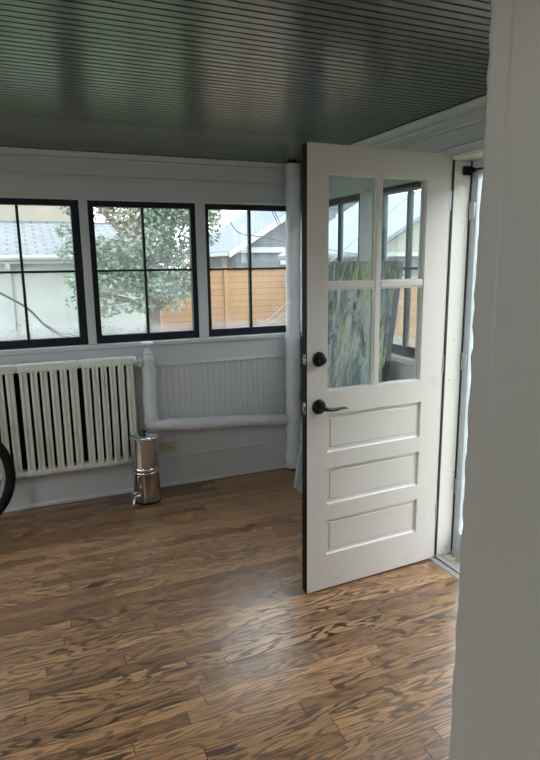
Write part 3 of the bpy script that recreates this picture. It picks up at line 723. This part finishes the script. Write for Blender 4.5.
# shingle pattern lives on a slope-aligned object so rows follow the roof
def slope_obj(name, mat_, parent, x0, x1, y0, z0, y1, z1, th_=.05):
    ang = math.atan2(z1-z0, y1-y0); ln = math.hypot(y1-y0, z1-z0)
    mb = MB(); mb.box(0, x1-x0, 0, ln, -th_, 0); o = mb.build(name, mat_, parent)
    o.location = Vector((x0, y0, z0))-parent.location; o.rotation_euler = (ang, 0, 0); return o
slope_obj('roof', M['tiles'], ga, -8.15, 2.8, 11.7, 1.745, 14.5, 2.50)
slope_obj('roof', M['tiles'], ga, -8.15, 2.8, 17.3, 1.745, 14.5, 2.50)
a = local(MB(), ga); a.box(-.215, -.135, 11.93, 12.0, GZ, 1.60); a.tube([(-8, 11.68, 1.70), (2.75, 11.68, 1.70)], .05, 10); a.box(-.215, -.135, 11.70, 11.95, 1.50, 1.62); a.build('downspout', M['white_board'], ga)
# beige house behind
bh = empty('beige_house', (-5, 22, GZ), 'beige house wall rising beyond the garage roof', 'house')
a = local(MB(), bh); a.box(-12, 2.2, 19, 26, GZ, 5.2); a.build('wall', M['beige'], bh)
a = local(MB(), bh); a.prism([(18.6, 5.2), (22.5, 6.8), (26.4, 5.2)], lambda a_, b_, t_: (t_, a_, b_), -12.3, 2.5); a.build('roof', M['tiles'], bh)
a = local(MB(), bh); a.box(-.10, .25, 18.93, 19.0, 3.44, 3.50); a.build('vent_slot', M['pane_dark'], bh)
# blue-grey gabled house
gh = empty('gabled_house', (10.5, 21, GZ), 'blue-grey house with white gable boards beyond the cedar fence', 'house')
x0, x1, xr, ze, zr, Y0, Y1 = 6.55, 14.45, 10.5, 2.08, 4.44, 18.25, 24
a = local(MB(), gh); a.prism([(x0, GZ), (x1, GZ), (x1, ze), (xr, zr-.1), (x0, ze)], lambda a_, b_, t_: (a_, t_, b_), Y0, Y1); a.build('wall', M['lap'], gh)
def rslope(name, mt, xa, za, xb, zb_, y0, y1, th_=.06):
    ang = math.atan2(zb_-za, xb-xa); ln = math.hypot(xb-xa, zb_-za)
    mb = MB(); mb.box(0, y1-y0, 0, ln, -th_, 0); o = mb.build(name, mt, gh)
    M4 = Matrix(((0, math.cos(ang), -math.sin(ang), xa-gh.location.x), (1, 0, 0, y0-gh.location.y), (0, math.sin(ang), math.cos(ang), za-gh.location.z), (0, 0, 0, 1)))
    o.matrix_local = M4; return o
rslope('roof', M['blue_tiles'], 6.20, 1.95, xr, 4.53, 18.0, 24.2)
rslope('roof', M['blue_tiles'], 14.8, 1.95, xr, 4.53, 18.0, 24.2)
a = local(MB(), gh)
for s_, xa in ((1, 6.20), (-1, 14.8)): a.prism([(xa, 1.93), (xr, 4.51), (xr, 4.30), (xa+s_*.02, 1.74)], lambda a_, b_, t_: (a_, t_, b_), 17.93, 18.0)
a.box(x0-.05, x1+.05, 18.15, 18.25, 1.90, 2.07)
a.box(6.13, 6.20, 18.0, 24.2, 1.80, 1.93)
a.build('white_trim', M['white_board'], gh, label='white rake and band boards')
a = local(MB(), gh); a.box(x0-.06, x0, 19.0, 19.6, 1.0, 1.75); a.build('window', M['beige'], gh)
a = local(MB(), gh); a.box(8.1, 8.4, 18.18, 18.25, 1.50, 1.64); a.build('window', M['white_board'], gh)
a = local(MB(), gh); a.box(10.2, 10.8, 18.18, 18.25, 2.6, 3.2); a.build('gable_vent', M['white_board'], gh)

# added house, unseen, keeps bright sky out of the glass reflections
nh = empty('blocker_house', (10, -3, GZ), 'added white house out of view, blocking sky in the glass reflections', 'house')
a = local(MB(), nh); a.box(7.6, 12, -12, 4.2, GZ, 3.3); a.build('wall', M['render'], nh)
a = local(MB(), nh); a.prism([(7.2, 3.25), (9.8, 4.9), (12.4, 3.25)], lambda a_, b_, t_: (a_, t_, b_), -12.3, 4.5); a.build('roof', M['tiles'], nh)
for y in (-9, -5.5, -1.5, 2): a = local(MB(), nh); a.box(7.56, 7.6, y, y+.9, 1.0, 2.2); a.build('window', M['pane_dark'], nh)

# fences
fe = empty('cedar_fence', (7.5, 13, GZ), 'orange cedar fence of level boards running behind the tree', 'fence')
a = local(MB(), fe); a.box(2.64, 6.4, 13.0, 13.03, GZ, 1.43); a.build('boards', M['fence'], fe)
a = local(MB(), fe); a.box(2.64, 6.4, 12.96, 13.07, 1.43, 1.465); a.build('cap_rail', M['post'], fe)
x = 2.72
while x < 6.1:
    a = local(MB(), fe); a.box(x, x+.10, 12.93, 13.0, GZ, 1.43); a.build('post', M['post'], fe); x += 1.62
f2 = empty('side_fence', (5.6, 3.5, GZ), 'orange cedar fence seen through the right panes of the white door', 'fence')
a = local(MB(), f2); a.box(5.6, 5.63, -2, 9.3, GZ, 1.28); a.build('boards', M['fence_side'], f2)
a = local(MB(), f2); a.box(5.56, 5.67, -2, 9.3, 1.28, 1.31); a.build('cap_rail', M['post'], f2)
y = -1.8
while y < 9.2:
    a = local(MB(), f2); a.box(5.53, 5.6, y, y+.10, GZ, 1.28); a.build('post', M['post'], f2); y += 1.62
# pale metal-roofed shed to the right
sh = empty('white_shed', (8.6, 12, GZ), 'pale shed with a white pitched roof beyond the side fence', 'shed')
a = local(MB(), sh); a.prism([(6.45, GZ), (10.8, GZ), (10.8, 1.72), (8.6, 3.0), (6.45, 1.75)], lambda a_, b_, t_: (a_, t_, b_), 10.1, 14); a.build('wall', M['siding'], sh)
a = local(MB(), sh); a.prism([(6.5, 1.74), (10.75, 1.74), (8.6, 2.98)], lambda a_, b_, t_: (a_, t_, b_), 10.04, 10.1); a.build('gable', M['beige'], sh)
a = local(MB(), sh); a.prism([(6.2, 1.66), (8.6, 3.05), (11.0, 1.66), (11.0, 1.74), (8.6, 3.14), (6.2, 1.74)], lambda a_, b_, t_: (a_, t_, b_), 9.85, 14.1); a.build('roof', mat('pale_metal_roof', ext(148, 164, 180), .8), sh)
a = local(MB(), sh); a.box(6.4, 10.85, 9.98, 10.06, 1.66, 1.74); a.build('white_trim', M['white_board'], sh)

# tree
tr = empty('garden_tree', (1.85, 9, GZ), 'leafy grey-green tree with a pale trunk outside the middle window', 'tree')
a = local(MB(), tr); V = Vector
a.tube([(1.80, 9, GZ), (1.84, 9, .3), (1.86, 9.02, .9), (1.90, 9.0, 1.4), (1.85, 9, 2.0), (1.8, 9, 2.8)], [.16, .125, .11, .09, .06, .03], 12)
a.build('trunk', M['bark'], tr, 60)
br = [((1.87, 9, 1.0), (2.15, 8.95, 1.35), (2.55, 8.9, 1.65), (2.75, 9, 1.9)), ((1.86, 9, 1.05), (1.5, 8.9, 1.35), (1.1, 8.8, 1.6), (.8, 8.8, 1.8)), ((1.88, 9, 1.5), (2.2, 9.2, 2.0), (2.5, 9.3, 2.5)), ((1.86, 9, 1.6), (1.4, 9.1, 2.1), (1.0, 9.1, 2.6)), ((1.84, 9, .8), (1.45, 8.8, 1.05), (1.0, 8.7, 1.15)), ((1.87, 9, .85), (2.2, 8.8, 1.15), (2.6, 8.8, 1.25))]
for b_ in br:
    a = local(MB(), tr); a.tube(b_, [.05, .04, .025, .012][:len(b_)], 8); a.build('branch', M['bark'], tr, 60)
def leaves(mb, clusters, n, size):
    for _ in range(n):
        c_, r_ = random.choices(clusters, weights=[c[1][0]*c[1][2] for c in clusters])[0]
        while True:
            p = V((random.uniform(-1, 1), random.uniform(-1, 1), random.uniform(-1, 1)))
            if .25 < p.length < 1: break
        p = V(c_) + V((p.x*r_[0], p.y*r_[1], p.z*r_[2]))
        u_ = V((random.gauss(0, 1), random.gauss(0, 1), random.gauss(0, .6))).normalized()
        n_ = u_.cross(V((random.gauss(0, 1), random.gauss(0, 1), random.gauss(0, 1)))).normalized()
        w_ = u_.cross(n_); L = size*random.uniform(.6, 1.3)
        q = [p-u_*L*.5, p+w_*L*.26+n_*L*.05, p+u_*L*.5, p-w_*L*.26+n_*L*.05]
        vs = [mb.bm.verts.new(mb.m @ k) for k in q]; mb.bm.faces.new((vs[0], vs[1], vs[2])); mb.bm.faces.new((vs[0], vs[2], vs[3]))
cl_ = []
for _ in range(46):
    t_ = random.uniform(0, 2*math.pi); q_ = random.uniform(0, 1)**.5
    cx_, cz_ = 1.75+1.0*q_*math.cos(t_), 2.05+.95*q_*math.sin(t_)
    cl_.append(((cx_, 9+random.uniform(-.8, .8), cz_), (.30, .3, .24)))
cl_ += [((2.35, 9.3, 2.1), (.4, .3, .5)), ((2.45, 9.2, 1.7), (.3, .3, .3)), ((1.0, 9.2, 2.45), (.4, .3, .25)), ((.85, 8.8, 1.05), (.28, .3, .14)), ((1.15, 8.8, .95), (.25, .3, .16)), ((.80, 8.8, 1.35), (.25, .3, .2)), ((.62, 8.8, 1.75), (.16, .2, .10)), ((.62, 8.8, 2.02), (.14, .2, .10)), ((2.3, 8.7, 1.2), (.25, .3, .18)), ((2.1, 8.7, 1.05), (.2, .3, .22)), ((1.6, 8.8, .95), (.25, .3, .14)), ((2.75, 8.9, 2.3), (.22, .3, .5)), ((2.55, 8.9, 2.7), (.5, .3, .3)), ((1.3, 8.7, 1.3), (.4, .3, .2)), ((1.75, 8.7, 1.3), (.4, .3, .25))]
blocker_crown = []  # unseen upper crown, enlarged to block the sky over the left windows
for _ in range(60):
    t_ = random.uniform(0, 2*math.pi); q_ = random.uniform(0, 1)**.5
    blocker_crown.append(((.6+2.1*q_*math.cos(t_), 9+random.uniform(-1.2, 1.2), 4.9+1.9*q_*math.sin(t_)), (.6, .5, .5)))
a = local(MB(), tr); leaves(a, cl_, 18000, .078); leaves(a, blocker_crown, 9000, .26); a.build('foliage', M['leaf'], tr, kind='stuff')
a = local(MB(), tr); leaves(a, [((1.25, 8.3, 2.3), (.22, .1, .22)), ((1.45, 8.25, 2.1), (.22, .1, .3)), ((1.1, 8.3, 2.45), (.2, .1, .12)), ((2.35, 8.3, 1.7), (.1, .1, .14))], 420, .085); a.build('dry_foliage', M['leaf_red'], tr, kind='stuff', label='patch of dry pinkish leaves')
# dry creeper clinging low on the garage wall
a = MB(); leaves(a, [((-.3+.35*i, 11.80, .30+.12*math.sin(i*1.7)), (.3, .03, .14)) for i in range(9)], 170, .06)
a.build('dry_creeper', M['leaf_red'], None, kind='stuff', label='scattered dry reddish leaves low on the white garage wall', cat='creeper')

def cable(name, pts, r, m, label, group=None):
    # smooth through the points
    P = [V(p) for p in pts]; out = []
    for i in range(len(P)-1):
        p0_, p1_, p2_, p3_ = P[max(i-1, 0)], P[i], P[i+1], P[min(i+2, len(P)-1)]
        for k in range(6):
            t_ = k/6; out.append(.5*((2*p1_)+(p2_-p0_)*t_+(2*p0_-5*p1_+4*p2_-p3_)*t_*t_+(3*p1_-p0_-3*p2_+p3_)*t_**3))
    out.append(P[-1]); mb = MB(); mb.tube(out, r, 8); return mb.build(name, m, None, 60, label=label, cat='cable', group=group)
cable('outdoor_cable', [(-3.2, 4.6, 2.6), (-1.2, 4.9, 1.9), (-.5, 5, 1.58), (-.146, 5, 1.357), (.036, 5, 1.234), (.158, 5, 1.093), (.279, 5, .998), (.42, 5, .93), (.9, 5.0, .5), (1.2, 5, GZ)], .0085, M['cable'], 'dark cable sagging across the leftmost window')
cable('outdoor_cable', [(.16, 5.02, 1.10), (.28, 5, 1.02), (.42, 5, .965), (1.0, 5, .5), (1.3, 5, GZ)], .005, M['cable_grey'], 'thin grey cable branching off the dark one')
cable('outdoor_cable', [(2.44, 7, 4.2), (2.434, 7, 2.4), (2.432, 7, 2.14), (2.468, 7, 2.022), (2.57, 7, 1.927), (2.77, 7, 1.892), (2.974, 7, 1.869), (3.253, 7, 1.807), (4.6, 7, 1.6), (6.47, 7, 1.2)], .006, M['cable'], 'dark cable looping down before the blue-grey roof')
cable('outdoor_cable', [(2.75, 7.1, 3.0), (3.033, 7.1, 2.25), (3.114, 7.1, 2.08), (3.225, 7.1, 1.88), (3.5, 7.1, 1.4), (3.7, 7.1, GZ)], .006, M['cable'], 'steep dark cable beside the window edge, the inner of a close pair')
cable('outdoor_cable', [(2.80, 7.2, 3.0), (3.11, 7.2, 2.26), (3.19, 7.2, 2.10), (3.27, 7.2, 1.99), (3.8, 7.2, 1.4), (4.2, 7.2, GZ)], .006, M['cable'], 'steep dark cable beside the window edge, the outer of a close pair')
cable('outdoor_cable', [(1.7, 5.5, GZ), (2.0, 5.5, .72), (2.159, 5.5, .893), (2.326, 5.5, 1.007), (2.552, 5.5, 1.181), (3.2, 5.5, 1.7), (4.5, 5.5, 2.6)], .005, M['cable_grey'], 'pale cable crossing the fence, the steeper one')
cable('outdoor_cable', [(1.8, 5.6, GZ), (2.0, 5.6, .75), (2.192, 5.6, .87), (2.381, 5.6, .95), (2.57, 5.6, 1.05), (3.4, 5.6, 1.45), (4.6, 5.6, 1.9)], .005, M['cable_grey'], 'pale cable crossing the fence, the flatter one')
# roof overhang of our own house is kept short, as the sky light in the room shows

# added fill lamp, unseen, shaped as a ceiling fitting to brighten the room
lp = empty('fill_lamp', (-.9, 1.5, H), 'added round fill light with an opal bowl, out of view', 'fill light')
a = MB(); a.lathe([(0, -.025), (.17, -.025), (.175, -.015), (.175, 0), (0, 0)], (0, 0, 0), (0, 0, 1), 40); a.build('base', M['bronze'], lp, 40)
mo = bpy.data.materials.new('fill_glow'); mo.use_nodes = True
mo.node_tree.nodes['Principled BSDF'].inputs['Emission Color'].default_value = (1, .92, .82, 1); mo.node_tree.nodes['Principled BSDF'].inputs['Emission Strength'].default_value = 24
a = MB(); a.lathe([(0, -.10), (.06, -.096), (.11, -.08), (.15, -.05), (.165, -.025), (0, -.025)], (0, 0, 0), (0, 0, 1), 40); a.build('bowl', mo, lp, 40)

# ------------------------------------------------------------------ light, world, camera
W = bpy.data.worlds.new('overcast'); S.world = W; W.use_nodes = True; nt = W.node_tree
bg = nt.nodes['Background']; tc = nt.nodes.new('ShaderNodeTexCoord'); ns = nt.nodes.new('ShaderNodeTexNoise'); ns.inputs['Scale'].default_value = 1.6; ns.inputs['Detail'].default_value = 3
cr = nt.nodes.new('ShaderNodeValToRGB'); cr.color_ramp.elements[0].position = .3; cr.color_ramp.elements[0].color = (.78, .88, 1, 1); cr.color_ramp.elements[1].position = .7; cr.color_ramp.elements[1].color = (1, 1, 1, 1)
nt.links.new(tc.outputs['Generated'], ns.inputs['Vector']); nt.links.new(ns.outputs['Fac'], cr.inputs[0]); nt.links.new(cr.outputs[0], bg.inputs[0])
bg.inputs[1].default_value = 5.4

cam = bpy.data.cameras.new('camera'); co = bpy.data.objects.new('camera', cam); COL.objects.link(co); S.camera = co
cam.sensor_fit = 'HORIZONTAL'; cam.sensor_width = 36; cam.lens = 583.2/540*36; cam.clip_start = .02; cam.clip_end = 300
p_, y_, r_ = .1978, .3987, -.0124
F = V((math.sin(y_)*math.cos(p_), math.cos(y_)*math.cos(p_), -math.sin(p_))); Rt = V((math.cos(y_), -math.sin(y_), 0)); U = Rt.cross(F)
R2 = Rt*math.cos(r_)+U*math.sin(r_); U2 = U*math.cos(r_)-Rt*math.sin(r_)
co.matrix_world = Matrix(((R2.x, U2.x, -F.x, 0), (R2.y, U2.y, -F.y, 0), (R2.z, U2.z, -F.z, 1.5574), (0, 0, 0, 1)))

vs = S.view_settings; vs.view_transform = 'Standard'; vs.look = 'None'; vs.gamma = 1; vs.use_curve_mapping = False; vs.exposure = .86
S.display_settings.display_device = 'sRGB'
S.cycles.use_denoising = True
S.cycles.max_bounces = 12; S.cycles.diffuse_bounces = 6; S.cycles.transparent_max_bounces = 16
S.cycles.caustics_reflective = False; S.cycles.sample_clamp_indirect = 6
